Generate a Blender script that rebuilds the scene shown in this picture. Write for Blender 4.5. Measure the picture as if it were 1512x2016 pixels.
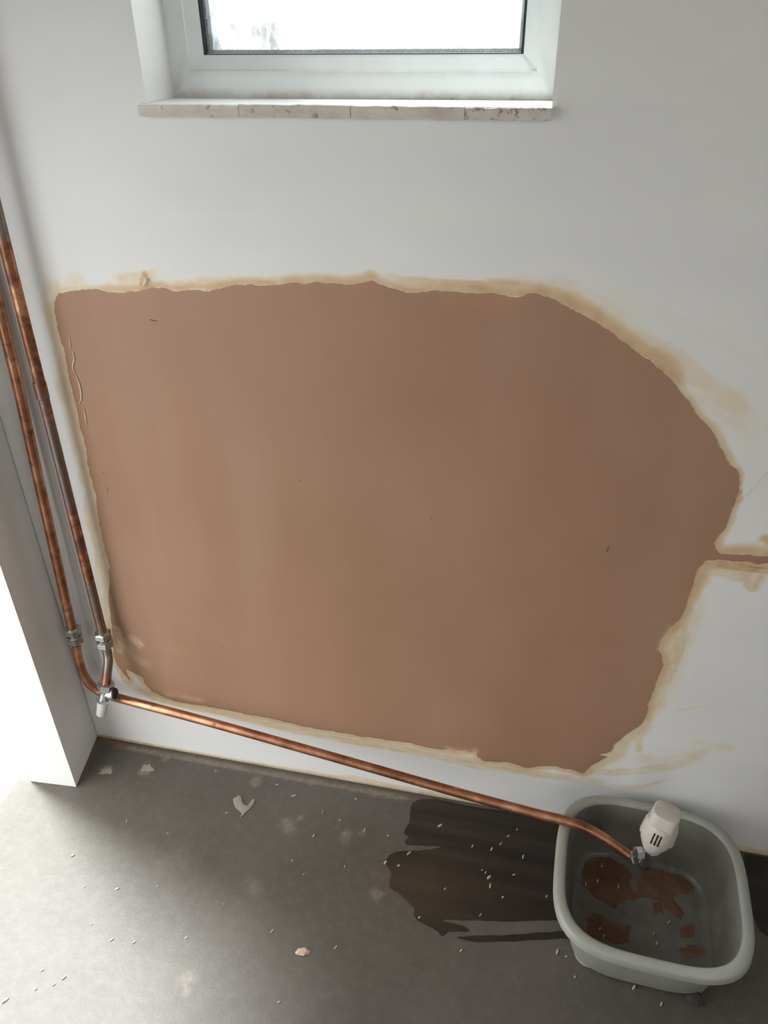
import bpy, bmesh, math, random
import numpy as np
from mathutils import Vector, Matrix
from mathutils.geometry import delaunay_2d_cdt

for o in list(bpy.data.objects):
    bpy.data.objects.remove(o)
random.seed(7)
rng = np.random.default_rng(7)
scene = bpy.context.scene
COL = scene.collection

# ------------------------------------------------------------------ camera
FPX = 1525.6                                   # focal length in pixels of a 1512 x 2016 frame
YAW, PITCH, ROLL = math.radians(-12.906), math.radians(32.4715), math.radians(-0.744)
CAM = np.array([0.7463, -0.85, 1.1194])
def cam_axes():
    cy, sy, cp, sp = math.cos(YAW), math.sin(YAW), math.cos(PITCH), math.sin(PITCH)
    cr, sr = math.cos(ROLL), math.sin(ROLL)
    f = np.array([sy*cp, cy*cp, -sp]); rt = np.array([cy, -sy, 0.0]); up = np.cross(rt, f)
    return np.array([cr*rt + sr*up, -sr*rt + cr*up, f])
AX = cam_axes()
cam = bpy.data.cameras.new('camera'); cam_ob = bpy.data.objects.new('camera', cam); COL.objects.link(cam_ob)
cam.sensor_fit = 'HORIZONTAL'; cam.sensor_width = 36.0; cam.lens = 36.0*FPX/1512.0
cam.clip_start = 0.02; cam.clip_end = 2000
mw = Matrix.Identity(4)
for i in range(3):
    mw[i][0], mw[i][1], mw[i][2], mw[i][3] = AX[0][i], AX[1][i], -AX[2][i], CAM[i]
cam_ob.matrix_world = mw
scene.camera = cam_ob

# ------------------------------------------------------------------ sky, sun, exposure
HEAD = 1.2                                     # unseen head of the left door opening, set low to limit the daylight
DOOR_Y0, DOOR_Y1 = -0.1162, -1.0  # far jamb is out of view, placed to shape the light on floor and wall
RY0, RY1, RZ0, RZ1 = -2.7, -1.5, 0.9, 2.1        # window added to the right wall behind the camera, for fill light
BX0, BX1, BZ0, BZ1 = 0.35, 1.1, 0.9, 2.1       # window added to the opposite wall behind the camera, for fill light
WX0, WX1, WZ0, WZ1 = 0.2990, 0.7218, 1.0465, 1.98   # window opening in the wall
world = bpy.data.worlds.new('sky'); scene.world = world; world.use_nodes = True
bg = world.node_tree.nodes['Background']
bg.inputs[0].default_value = (0.96, 0.985, 1.0, 1); bg.inputs[1].default_value = 4.9
def lamp(name, kind, loc, direction, energy, color=(1, 1, 1), **kw):
    l = bpy.data.lights.new(name, kind); l.energy = energy; l.color = color
    o = bpy.data.objects.new(name, l); COL.objects.link(o); o.location = loc
    o.rotation_euler = Vector(direction).to_track_quat('-Z', 'Y').to_euler()
    for k, v in kw.items(): setattr(l, k, v)
    return o
SUN_EL, SUN_AZ = math.radians(64), math.radians(27)
lamp('sun', 'SUN', (-3, 1, 4), (math.cos(SUN_AZ)*math.cos(SUN_EL), -math.sin(SUN_AZ)*math.cos(SUN_EL), -math.sin(SUN_EL)),
     11.0, (0.94, 0.98, 1.0), angle=math.radians(13))
p = lamp('door_portal', 'AREA', (-0.2, (DOOR_Y0+DOOR_Y1)/2, HEAD/2), (1, 0, 0), 1.0, shape='RECTANGLE', size=abs(DOOR_Y1-DOOR_Y0)+.3, size_y=HEAD+.3)
p.rotation_euler = (math.pi/2, 0, -math.pi/2); p.data.cycles.is_portal = True
p = lamp('window_portal', 'AREA', ((WX0+WX1)/2, 0.2, (WZ0+WZ1)/2), (0, -1, 0), 1.0, shape='RECTANGLE', size=0.6, size_y=1.1)
p.rotation_euler = (-math.pi/2, 0, 0); p.data.cycles.is_portal = True
p = lamp('added_far_window_portal', 'AREA', ((BX0+BX1)/2, -3.75, (BZ0+BZ1)/2), (0, 1, 0), 1.0, shape='RECTANGLE', size=.85, size_y=1.3)  # sky portal of the added window behind the camera
p.rotation_euler = (math.pi/2, 0, 0); p.data.cycles.is_portal = True
p = lamp('added_right_window_portal', 'AREA', (2.45, (RY0+RY1)/2, (RZ0+RZ1)/2), (-1, 0, 0), 1.0, shape='RECTANGLE', size=RY1-RY0+.1, size_y=RZ1-RZ0+.1)  # sky portal of the added window in the right wall
p.rotation_euler = (math.pi/2, 0, math.pi/2); p.data.cycles.is_portal = True
vs = scene.view_settings
vs.view_transform = 'Standard'; vs.look = 'None'; vs.exposure = -0.06; vs.gamma = 1.0; vs.use_curve_mapping = False

# ------------------------------------------------------------------ helpers
def ray(u, v):
    return AX.T @ np.array([(u-756)/FPX, -(v-1008)/FPX, 1.0])
def W(u, v, y=0.0):                            # traced point of the photo on the plane at depth y (the wall is y = 0)
    d = ray(u, v); return CAM + (y-CAM[1])/d[1]*d
def F(u, v, z=0.0):                            # traced point on a level plane (the floor is z = 0)
    d = ray(u, v); return CAM + (z-CAM[2])/d[2]*d
def put(o, label=None, cat=None, group=None, kind=None):
    for k, v in (('label', label), ('category', cat), ('group', group), ('kind', kind)):
        if v: o[k] = v
    return o
def new_ob(name, data, parent=None):
    o = bpy.data.objects.new(name, data); COL.objects.link(o)
    if parent is not None:
        o.parent = parent; o.matrix_parent_inverse = parent.matrix_world.inverted()
    return o
def empty(name, loc):
    o = bpy.data.objects.new(name, None); COL.objects.link(o); o.location = loc; o.empty_display_size = .02
    o.matrix_world = Matrix.Translation(Vector(loc))
    return o
def mesh_ob(name, verts, faces, mat, parent=None, smooth=True, attrs=None, auto=None):
    me = bpy.data.meshes.new(name)
    me.from_pydata([tuple(map(float, v)) for v in verts], [], [tuple(map(int, f)) for f in faces])
    me.materials.append(mat)
    if attrs:
        for k, a in attrs.items():
            at = me.attributes.new(k, 'FLOAT', 'POINT'); at.data.foreach_set('value', np.asarray(a, dtype=np.float32))
    bm = bmesh.new(); bm.from_mesh(me); bmesh.ops.recalc_face_normals(bm, faces=bm.faces); bm.to_mesh(me); bm.free()
    me.polygons.foreach_set('use_smooth', [smooth]*len(me.polygons))
    if smooth and auto:
        me.set_sharp_from_angle(angle=math.radians(auto))
    me.update()
    return new_ob(name, me, parent)
class MB:
    """collects shapes that form one part"""
    def __init__(s): s.v = []; s.f = []
    def add(s, verts, faces):
        n = len(s.v); s.v += [tuple(map(float, v)) for v in verts]; s.f += [tuple(i+n for i in f) for f in faces]; return s
    def box(s, a, b):
        (x0, y0, z0), (x1, y1, z1) = a, b
        return s.add([(x0,y0,z0),(x1,y0,z0),(x1,y1,z0),(x0,y1,z0),(x0,y0,z1),(x1,y0,z1),(x1,y1,z1),(x0,y1,z1)],
                     [(0,3,2,1),(4,5,6,7),(0,1,5,4),(1,2,6,5),(2,3,7,6),(3,0,4,7)])
    def prism(s, poly, z0, z1):
        n = len(poly)
        return s.add([(x,y,z0) for x,y in poly]+[(x,y,z1) for x,y in poly],
                     [tuple(range(n))[::-1], tuple(range(n,2*n))]+[(i,(i+1)%n,n+(i+1)%n,n+i) for i in range(n)])
    def lathe(s, p0, axis, prof, n=24, rot=0.0, shape=None):
        """prof: (t along axis, radius); shape(angle) scales the radius"""
        p0 = Vector(p0); a = Vector(axis).normalized()
        u = a.orthogonal().normalized()
        ref = Vector((0, -1, 0))
        if abs(a.dot(ref)) < .95: u = (ref - a*a.dot(ref)).normalized()
        w = a.cross(u)
        vs_ = []; fs = []
        for t, r in prof:
            for k in range(n):
                th = 2*math.pi*k/n + rot; rr = r*(shape(th) if shape else 1)
                vs_.append(p0 + a*t + (u*math.cos(th) + w*math.sin(th))*rr)
        for i in range(len(prof)-1):
            for k in range(n):
                fs.append((i*n+k, i*n+(k+1)%n, (i+1)*n+(k+1)%n, (i+1)*n+k))
        if prof[0][1] > 1e-6: fs.append(tuple(range(n))[::-1])
        if prof[-1][1] > 1e-6: fs.append(tuple((len(prof)-1)*n+k for k in range(n)))
        return s.add(vs_, fs)
    def tube(s, pts, r, n=20, cap=True):
        P = [Vector(p) for p in pts]; m = len(P)
        T = [(P[min(i+1,m-1)]-P[max(i-1,0)]).normalized() for i in range(m)]
        u = T[0].orthogonal().normalized(); vs_ = []; fs = []
        for i in range(m):
            u = (u - T[i]*u.dot(T[i])).normalized(); w = T[i].cross(u)
            rr = r[i] if hasattr(r, '__len__') else r
            for k in range(n):
                th = 2*math.pi*k/n; vs_.append(P[i] + (u*math.cos(th)+w*math.sin(th))*rr)
        for i in range(m-1):
            for k in range(n): fs.append((i*n+k, i*n+(k+1)%n, (i+1)*n+(k+1)%n, (i+1)*n+k))
        if cap: fs += [tuple(range(n))[::-1], tuple((m-1)*n+k for k in range(n))]
        return s.add(vs_, fs)
    def build(s, name, mat, parent=None, smooth=True, auto=35):
        return mesh_ob(name, s.v, s.f, mat, parent, smooth, None, auto)
def spline(pts, per=10):
    P = [np.array(p, float) for p in pts]; P = [2*P[0]-P[1]] + P + [2*P[-1]-P[-2]]; out = []
    for i in range(1, len(P)-2):
        for k in range(per):
            t = k/per; a, b, c, d = P[i-1:i+3]
            out.append(.5*((2*b)+(-a+c)*t+(2*a-5*b+4*c-d)*t*t+(-a+3*b-3*c+d)*t**3))
    out.append(P[-2]); return out
def vnoise(x, y, scale, seed, octaves=3):
    """smooth value noise, 0..1"""
    x = np.asarray(x, float); y = np.asarray(y, float); tot = np.zeros_like(x); amp = 1.0; s = 0.0
    for o_ in range(octaves):
        g = np.random.default_rng(seed*31+o_).random((64, 64))
        fx = x/scale + 17.3*o_; fy = y/scale + 5.7*o_
        ix = np.floor(fx).astype(int); iy = np.floor(fy).astype(int); tx = fx-ix; ty = fy-iy
        tx = tx*tx*(3-2*tx); ty = ty*ty*(3-2*ty)
        a = g[ix % 64, iy % 64]; b = g[(ix+1) % 64, iy % 64]; c = g[ix % 64, (iy+1) % 64]; d = g[(ix+1) % 64, (iy+1) % 64]
        tot += amp*((a*(1-tx)+b*tx)*(1-ty) + (c*(1-tx)+d*tx)*ty); s += amp; amp *= .5; scale *= .5
    return tot/s
def sstep(a, b, x):
    t = np.clip((x-a)/(b-a), 0, 1); return t*t*(3-2*t)
def seg_dist(px, py, poly, closed=False):
    """distance of each point to a polyline, and the fractional position (segment number + t) of the nearest point"""
    P = np.asarray(poly, float); n = len(P); best = np.full(px.shape, 1e9); pos = np.zeros(px.shape)
    for i in range(n if closed else n-1):
        a, b = P[i], P[(i+1) % n]; d = b-a; L = max(d@d, 1e-12)
        t = np.clip(((px-a[0])*d[0]+(py-a[1])*d[1])/L, 0, 1)
        q = np.hypot(px-a[0]-t*d[0], py-a[1]-t*d[1]); m = q < best
        best[m] = q[m]; pos[m] = i+t[m]
    return best, pos
def inside(px, py, poly):
    P = np.asarray(poly, float); n = len(P); r = np.zeros(px.shape, bool)
    for i in range(n):
        x0, y0 = P[i]; x1, y1 = P[(i+1) % n]
        if y0 == y1: continue
        r ^= ((y0 > py) != (y1 > py)) & (px < (x1-x0)*(py-y0)/(y1-y0)+x0)
    return r
def blob(center, r, seed, n=14, jit=.3):
    g = np.random.default_rng(seed); a = np.linspace(0, 2*np.pi, n, endpoint=False)
    rr = r*(1+jit*(g.random(n)-.5)*2); return [(center[0]+q*math.cos(t), center[1]+q*math.sin(t)) for q, t in zip(rr, a)]

# ------------------------------------------------------------------ materials
def mat(name):
    m = bpy.data.materials.new(name); m.use_nodes = True
    nt = m.node_tree; return m, nt, nt.nodes['Principled BSDF']
def node(nt, t, **kw):
    n = nt.nodes.new(t)
    for k, v in kw.items():
        if k in n.inputs: n.inputs[k].default_value = v
        else: setattr(n, k, v)
    return n
def mixc(nt, fac, a, b, mode='MIX'):
    n = nt.nodes.new('ShaderNodeMix'); n.data_type = 'RGBA'; n.blend_type = mode
    for s, v in ((n.inputs[0], fac), (n.inputs[6], a), (n.inputs[7], b)):
        if hasattr(v, 'is_linked'): nt.links.new(v, s)
        elif isinstance(v, tuple): s.default_value = v+(1,)*(4-len(v))
        else: s.default_value = v
    return n.outputs[2]
def noise(nt, scale, detail=4, rough=.55, vec=None, stretch=None, rot=None):
    tc = nt.nodes.new('ShaderNodeTexCoord'); n = nt.nodes.new('ShaderNodeTexNoise')
    n.inputs['Scale'].default_value = scale; n.inputs['Detail'].default_value = detail; n.inputs['Roughness'].default_value = rough
    src = tc.outputs['Object']
    if stretch or rot:
        mp = nt.nodes.new('ShaderNodeMapping'); nt.links.new(src, mp.inputs[0]); src = mp.outputs[0]
        if stretch: mp.inputs['Scale'].default_value = stretch
        if rot: mp.inputs['Rotation'].default_value = rot
    nt.links.new(src, n.inputs['Vector']); return n.outputs['Fac']
def ramp(nt, fac, stops):
    r = nt.nodes.new('ShaderNodeValToRGB'); e = r.color_ramp.elements
    while len(e) < len(stops): e.new(.5)
    for q, (pos, c) in zip(e, stops):
        q.position = pos; q.color = (c if isinstance(c, tuple) else (c, c, c))[:3]+(1,)
    nt.links.new(fac, r.inputs[0]); return r.outputs[0]
def attr(nt, name):
    a = nt.nodes.new('ShaderNodeAttribute'); a.attribute_name = name; return a.outputs['Fac']
def math_(nt, op, a, b=0.0):
    n = nt.nodes.new('ShaderNodeMath'); n.operation = op
    for s, v in ((n.inputs[0], a), (n.inputs[1], b)):
        if hasattr(v, 'is_linked'): nt.links.new(v, s)
        else: s.default_value = v
    return n.outputs[0]
def bump(nt, bsdf, h, strength, dist=.002):
    b = nt.nodes.new('ShaderNodeBump'); b.inputs['Strength'].default_value = strength; b.inputs['Distance'].default_value = dist
    nt.links.new(h, b.inputs['Height']); nt.links.new(b.outputs[0], bsdf.inputs['Normal'])
def plain(name, color, rough=.5, metal=0.0, spec=.5, var=.12, scale=40):
    m, nt, b = mat(name)
    n = noise(nt, scale)
    nt.links.new(mixc(nt, n, tuple(c*(1-var) for c in color), tuple(min(1, c*(1+var)) for c in color)), b.inputs['Base Color'])
    b.inputs['Roughness'].default_value = rough; b.inputs['Metallic'].default_value = metal
    b.inputs['Specular IOR Level'].default_value = spec
    return m

PAINT = (0.75, 0.738, 0.712)
def wall_material():
    m, nt, b = mat('painted_plaster')
    base = mixc(nt, ramp(nt, noise(nt, 2.2, 5, .6, stretch=(1, 1, 2.2)), [(.3, .0), (.7, 1.0)]), (.675, .665, .645), PAINT)
    fine = noise(nt, 90, 5, .7)
    strk = noise(nt, 60, 4, .6, stretch=(.25, 1, 1))
    t = math_(nt, 'MULTIPLY', attr(nt, 'tan'), math_(nt, 'ADD', math_(nt, 'MULTIPLY', fine, .45), math_(nt, 'ADD', math_(nt, 'MULTIPLY', strk, .4), .55)))
    tanc = ramp(nt, t, [(0, PAINT), (.3, (.68, .58, .43)), (.62, (.60, .42, .25)), (1.0, (.42, .25, .145))])
    c = mixc(nt, ramp(nt, t, [(0, 0.0), (.16, 1.0)]), base, tanc)
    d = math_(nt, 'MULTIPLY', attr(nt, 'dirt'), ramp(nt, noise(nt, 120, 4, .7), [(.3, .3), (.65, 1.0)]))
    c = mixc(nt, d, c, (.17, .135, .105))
    nt.links.new(c, b.inputs['Base Color'])
    b.inputs['Roughness'].default_value = .62; b.inputs['Specular IOR Level'].default_value = .35
    h = math_(nt, 'ADD', noise(nt, 14, 4, .5), math_(nt, 'MULTIPLY', noise(nt, 180, 3, .6), .25))
    bump(nt, b, h, .12, .004)
    return m
def plaster_material():
    m, nt, b = mat('brown_finish_plaster')
    c = ramp(nt, noise(nt, 5, 5, .55, stretch=(1, 1, .6)), [(.3, (.305, .170, .103)), (.7, (.355, .205, .132))])
    c = mixc(nt, ramp(nt, noise(nt, 9, 5, .6, stretch=(1, 1, .12)), [(.5, 0.0), (.75, .35)]), c, (.39, .25, .175))
    fine = noise(nt, 110, 4, .7)
    pale = math_(nt, 'MULTIPLY', attr(nt, 'pale'), ramp(nt, fine, [(.35, .35), (.6, 1.0)]))
    c = mixc(nt, pale, c, (.68, .50, .32))
    org = math_(nt, 'MULTIPLY', attr(nt, 'orange'), ramp(nt, fine, [(.3, .4), (.6, 1.0)]))
    c = mixc(nt, org, c, (.42, .22, .11))
    nt.links.new(c, b.inputs['Base Color'])
    b.inputs['Roughness'].default_value = .55; b.inputs['Specular IOR Level'].default_value = .4
    bump(nt, b, math_(nt, 'ADD', noise(nt, 20, 4, .5), math_(nt, 'MULTIPLY', fine, .15)), .10, .003)
    return m
def floor_material():
    m, nt, b = mat('concrete_screed')
    c = ramp(nt, noise(nt, 3.5, 6, .6), [(.3, (.077, .067, .054)), (.7, (.106, .094, .078))])
    c = mixc(nt, ramp(nt, noise(nt, 60, 5, .7), [(.45, 0.0), (.8, .35)]), c, (.17, .157, .136))
    s = math_(nt, 'MULTIPLY', attr(nt, 'splat'), ramp(nt, noise(nt, 130, 4, .7), [(.35, .25), (.62, 1.0)]))
    c = mixc(nt, s, c, (.48, .42, .34))
    rs = math_(nt, 'MULTIPLY', attr(nt, 'rust'), ramp(nt, noise(nt, 90, 4, .7), [(.35, .3), (.62, 1.0)]))
    c = mixc(nt, rs, c, (.28, .145, .075))
    nt.links.new(c, b.inputs['Base Color'])
    b.inputs['Roughness'].default_value = .5; b.inputs['Specular IOR Level'].default_value = .35
    bump(nt, b, math_(nt, 'ADD', noise(nt, 25, 5, .6), math_(nt, 'MULTIPLY', noise(nt, 260, 3, .6), .3)), .18, .003)
    return m
def copper_material(name, tarnish, grey):
    m, nt, b = mat(name)
    n1 = noise(nt, 22, 4, .6); n2 = noise(nt, 55, 4, .65); n3 = noise(nt, 9, 3, .5)
    c = ramp(nt, n1, [(.32, (.25, .105, .056)), (.5, (.42, .19, .105)), (.68, (.66, .34, .20))])
    c = mixc(nt, ramp(nt, n2, [(.62-tarnish*.3, 0.0), (.78-tarnish*.3, .8)]), c, (.14, .065, .045))
    c = mixc(nt, ramp(nt, n3, [(.62-grey*.3, 0.0), (.72-grey*.3, .9)]), c, (.24, .20, .18))
    nt.links.new(c, b.inputs['Base Color'])
    nt.links.new(ramp(nt, n2, [(.3, .26), (.7, .5)]), b.inputs['Roughness'])
    b.inputs['Metallic'].default_value = .9
    return m
M_WALL = wall_material(); M_PLASTER = plaster_material(); M_FLOOR = floor_material()
M_ROOM = plain('far_wall_paint', (.84, .78, .69), .8, var=.04, scale=3)
M_CEIL = plain('ceiling_paint', (.7, .69, .66), .85, var=.04, scale=3)
M_COPPER = copper_material('bright_copper', .35, .1)
M_COPPER2 = copper_material('tarnished_copper', .65, .6)
M_COPPER3 = copper_material('horizontal_copper', .2, 0.0)
M_NICKEL = plain('nickel_fitting', (.50, .49, .45), .3, 1.0, var=.3, scale=120)
M_CHROME = plain('dull_chrome', (.60, .62, .63), .28, 1.0, var=.25, scale=110)
M_CAP = plain('grey_white_plastic', (.50, .475, .45), .5, var=.08)
M_DARK = plain('dark_opening', (.015, .015, .016), .6)
M_UPVC = None

# ------------------------------------------------------------------ traced outline of the plaster patch
OUT = [(110,592),(116,576),(135,572),(172,571),(190,570),(215,577),(240,575),(270,573),(300,568),(318,566),(335,572),(352,574),(380,570),
 (410,573),(440,567),(470,561),(500,561),(540,561),(570,558),(600,560),(625,556),(660,557),(690,561),(715,558),(732,551),(745,560),(775,570),
 (800,577),(825,577),(850,573),(880,574),(920,578),(955,579),(968,577),(985,583),(1010,584),(1028,583),(1038,578),(1060,580),(1090,590),
 (1120,605),(1150,620),(1180,639),(1210,660),(1240,687),(1265,702),(1285,713),(1305,733),(1322,750),(1345,778),(1362,800),(1380,826),
 (1400,850),(1416,876),(1428,897),(1437,915),(1450,924),(1455,935),(1452,960),(1449,985),(1440,1005),(1433,1025),(1422,1042),(1414,1055),
 (1405,1070),(1408,1082),(1414,1090),(1440,1092),(1475,1092),(1505,1096),(1540,1100),(1540,1112),(1505,1110),(1470,1106),(1440,1104),(1412,1101),
 (1385,1105),(1375,1115),(1368,1130),(1362,1150),(1350,1185),(1345,1205),(1335,1220),(1318,1235),(1300,1255),(1293,1280),(1300,1290),
 (1303,1305),(1295,1330),(1285,1360),(1275,1390),(1268,1412),(1262,1425),(1240,1440),(1225,1450),(1210,1465),(1205,1478),(1177,1485),
 (1196,1489),(1180,1497),(1165,1505),(1148,1521),(1130,1516),(1104,1511),(1088,1507),(1060,1507),(1036,1511),(1015,1504),(997,1499),(970,1500),
 (949,1497),(940,1488),(937,1480),(910,1477),(880,1476),(846,1471),(806,1461),(770,1457),(739,1453),(700,1447),(650,1438),(600,1430),(551,1418),(524,1412),
 (470,1402),(421,1392),(369,1385),(328,1375),(300,1361),(287,1347),(280,1332),(262,1323),(246,1316),(256,1338),(244,1327),(232,1308),(224,1290),
 (222,1255),(219,1215),(214,1180),(216,1148),(215,1111),(205,1072),(196,1028),(188,972),(178,935),(169,880),(161,849),(149,795),(134,728),(125,683),(115,648),(109,612)]
def jitter_outline(px, step, amp, seed):
    """traced pixels -> wall coordinates, resampled with a small ragged wobble"""
    P = [W(u, v)[[0, 2]] for u, v in px]; out = []
    g = np.random.default_rng(seed)
    for i in range(len(P)):
        a, b = P[i], P[(i+1) % len(P)]; L = np.linalg.norm(b-a); k = max(1, int(L/step)); nrm = np.array([-(b-a)[1], (b-a)[0]])/max(L, 1e-9)
        for j in range(k):
            q = a+(b-a)*j/k
            out.append(q + nrm*(amp*(g.random()-.5)*2 + .0042*(vnoise(q[:1], q[1:], .011, 21, 3)[0]-.5)))
    return np.array(out)
PATCH = jitter_outline(OUT, .0025, .0004, 3)
OUTW = np.array([W(u, v)[[0, 2]] for u, v in OUT])

# ------------------------------------------------------------------ wall behind (with the window opening)
xs = np.unique(np.round(np.concatenate([np.arange(0, 1.36, .003), np.linspace(1.36, 2.3, 12), [WX0, WX1]]), 5))
zs = np.unique(np.round(np.concatenate([np.arange(0, 1.36, .003), np.linspace(1.36, 2.4, 12), [WZ0-.011, WZ0, WZ1]]), 5))
GX, GZ = np.meshgrid(xs, zs)
gx, gz = GX.ravel(), GZ.ravel()
tan = np.zeros_like(gx); dirt = np.zeros_like(gx)
dist, pos = seg_dist(gx, gz, OUTW, True)
ins = inside(gx, gz, OUTW)
# halo width (m) and strength around the outline, by place in the outline
hw = np.zeros(len(OUT)); hs = np.zeros(len(OUT))
for i, (u, v) in enumerate(OUT):
    if v < 600 and u < 1050: hw[i], hs[i] = (.011, .62) if u > 200 else (.006, .35)
    elif u < 230 and v < 1240: hw[i], hs[i] = .020, .42
    elif u >= 1050 and v < 760: hw[i], hs[i] = .020, .7
    elif u > 1300 and v < 1060: hw[i], hs[i] = .009, .5
    elif u > 1250 and 1060 <= v < 1420: hw[i], hs[i] = .017, .62
    elif u > 1150: hw[i], hs[i] = .022, .42
    else: hw[i], hs[i] = .013, .55
hwv = np.interp(pos, np.arange(len(OUT)+1), np.append(hw, hw[0])); hsv = np.interp(pos, np.arange(len(OUT)+1), np.append(hs, hs[0]))
nz = vnoise(gx, gz, .035, 5); nz2 = vnoise(gx, gz, .012, 6)
halo = hsv*(1-sstep(.35, 1.25, dist/(hwv*(.5+nz))))*(.75+.5*nz2)
tan = np.maximum(tan, np.where(ins, .2, halo))
def wipe(pts, wpx, amt, soft=.5, seed=1, brk=.5, target=None):
    """a smeared stroke of slurry on the wall: traced polyline, half width in pixels"""
    P = np.array([W(u, v)[[0, 2]] for u, v in pts]); w = wpx*.00066
    m = (gx > P[:,0].min()-2*w) & (gx < P[:,0].max()+2*w) & (gz > P[:,1].min()-2*w) & (gz < P[:,1].max()+2*w)
    d, q = seg_dist(gx[m], gz[m], spline2(P))
    d = d*(1+.8*(vnoise(gx[m], gz[m], .03, seed)-.5))
    ns = max(1.0, q.max()); ends = np.minimum(sstep(-.02, .22, q/ns), sstep(-.02, .22, 1-q/ns))
    ends = .35+.65*ends if len(pts) > 2 else 1.0
    a = amt*ends*(1-sstep(1-soft, 1.1, d/w))*(1-brk+2*brk*vnoise(gx[m], gz[m], .018, seed+50))
    a = a*(.5+1.0*vnoise(d/w*3+seed, q*.12, .35, seed+90, 2))
    t = tan if target is None else target
    t[m] = np.maximum(t[m], a)
def spline2(P):
    return np.array(spline(list(P), 4)) if len(P) > 2 else P
wipe([(112,600),(150,760),(178,920),(200,1060),(212,1190)], 34, .36, .4, 11, .2)
wipe([(108,545),(104,590),(112,640)], 26, .26, .5, 12)
wipe([(150,555),(140,575)], 24, .22, .4, 13)
wipe([(225,560),(270,552),(320,540)], 24, .3, .5, 14)
wipe([(278,560),(285,540)], 6, .75, .5, 15)
wipe([(300,562),(520,556),(730,551)], 15, .3, .6, 16, .3)
wipe([(740,556),(900,568),(1040,572),(1130,596),(1230,660)], 18, .52, .5, 17, .3)
wipe([(960,556),(1090,560),(1170,590),(1300,680)], 26, .2, .9, 18)
wipe([(1150,600),(1280,680),(1400,760),(1520,850)], 30, .22, .8, 19)
wipe([(1240,660),(1330,700),(1420,790),(1520,930)], 22, .18, .8, 20)
wipe([(1050,520),(1250,600),(1450,690),(1520,760)], 26, .10, .9, 21)
wipe([(1300,740),(1400,800),(1500,900)], 18, .14, .8, 22)
wipe([(1452,930),(1455,985)], 7, .6, .5, 23)
wipe([(1470,975),(1512,930)], 4, .22, .5, 24)
wipe([(1410,1088),(1460,1086),(1540,1084)], 16, .3, .5, 25)
wipe([(1395,1110),(1450,1115),(1540,1122)], 15, .72, .6, 26, .3)
wipe([(1455,1110),(1482,1158),(1505,1115)], 14, .45, .6, 27)
wipe([(1380,1115),(1430,1130),(1500,1140)], 18, .35, .7, 28)
wipe([(1505,1060),(1516,1065)], 14, .6, .5, 29)
wipe([(1365,1135),(1345,1210),(1320,1290),(1290,1370),(1262,1440)], 26, .36, .6, 30, .3)
wipe([(1350,1235),(1325,1300),(1300,1355)], 20, .42, .5, 31, .3)
wipe([(1375,1150),(1360,1230),(1330,1320),(1290,1420)], 40, .15, .9, 32)
wipe([(1260,1440),(1258,1475)], 12, .3, .6, 33)
wipe([(1160,1518),(1230,1520),(1330,1505),(1420,1465)], 20, .24, .7, 34)
wipe([(1230,1490),(1320,1495),(1400,1470)], 24, .16, .8, 35)
wipe([(1150,1540),(1240,1552),(1330,1530)], 14, .2, .8, 36)
wipe([(1370,1460),(1440,1470)], 18, .18, .8, 37)
wipe([(1330,1400),(1385,1390)], 8, .16, .8, 38)
wipe([(240,1330),(300,1370),(420,1400),(560,1432),(720,1462),(900,1492),(1060,1524),(1180,1540)], 17, .42, .5, 39, .3)
wipe([(228,1300),(245,1335),(262,1352)], 14, .5, .5, 40)
wipe([(640,1446),(820,1480),(1000,1520)], 22, .26, .7, 41, .3)
wipe([(300,430),(420,425),(560,428)], 7, .07, .9, 42)
wipe([(305,430),(284,470),(276,540)], 3, .14, .6, 43)
wipe([(720,440),(820,410),(960,420),(1100,440)], 10, .06, .9, 44)
# the foot of the wall: torn paint edge, beige crumbs, dark crevice by the corner
edge = .006+.012*vnoise(gx, gz*.2, .05, 60)*sstep(.3, .55, gx)
tan = np.maximum(tan, .38*(1-sstep(.8, 1.6, gz/edge))*(.5+vnoise(gx, gz, .02, 61)))
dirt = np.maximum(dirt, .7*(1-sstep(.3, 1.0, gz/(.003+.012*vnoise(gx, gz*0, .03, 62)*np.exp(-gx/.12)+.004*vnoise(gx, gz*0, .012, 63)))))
idx = np.arange(len(gx)).reshape(GX.shape); faces = []
for j in range(len(zs)-1):
    zc = (zs[j]+zs[j+1])/2
    for i in range(len(xs)-1):
        xc = (xs[i]+xs[i+1])/2
        if WX0 < xc < WX1 and WZ0 < zc < WZ1: continue
        faces.append((idx[j,i], idx[j,i+1], idx[j+1,i+1], idx[j+1,i]))
wv = np.stack([gx, (vnoise(gx, gz, .35, 70)-.5)*.0002*sstep(0, .1, gx), gz], 1).tolist()
extra = []
def quad(a, b, c, d):
    n = len(wv); wv.extend([a, b, c, d]); faces.append((n, n+1, n+2, n+3)); extra.extend([0]*4)
RD = .16                                        # depth of the reveals
quad((WX0,0,WZ0),(WX0,RD,WZ0),(WX0,RD,WZ1),(WX0,0,WZ1)); quad((WX1,0,WZ0),(WX1,0,WZ1),(WX1,RD,WZ1),(WX1,RD,WZ0))
quad((WX0,0,WZ1),(WX0,RD,WZ1),(WX1,RD,WZ1),(WX1,0,WZ1)); quad((WX0,0,WZ0-.004),(WX1,0,WZ0-.004),(WX1,RD,WZ0-.004),(WX0,RD,WZ0-.004))
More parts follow.
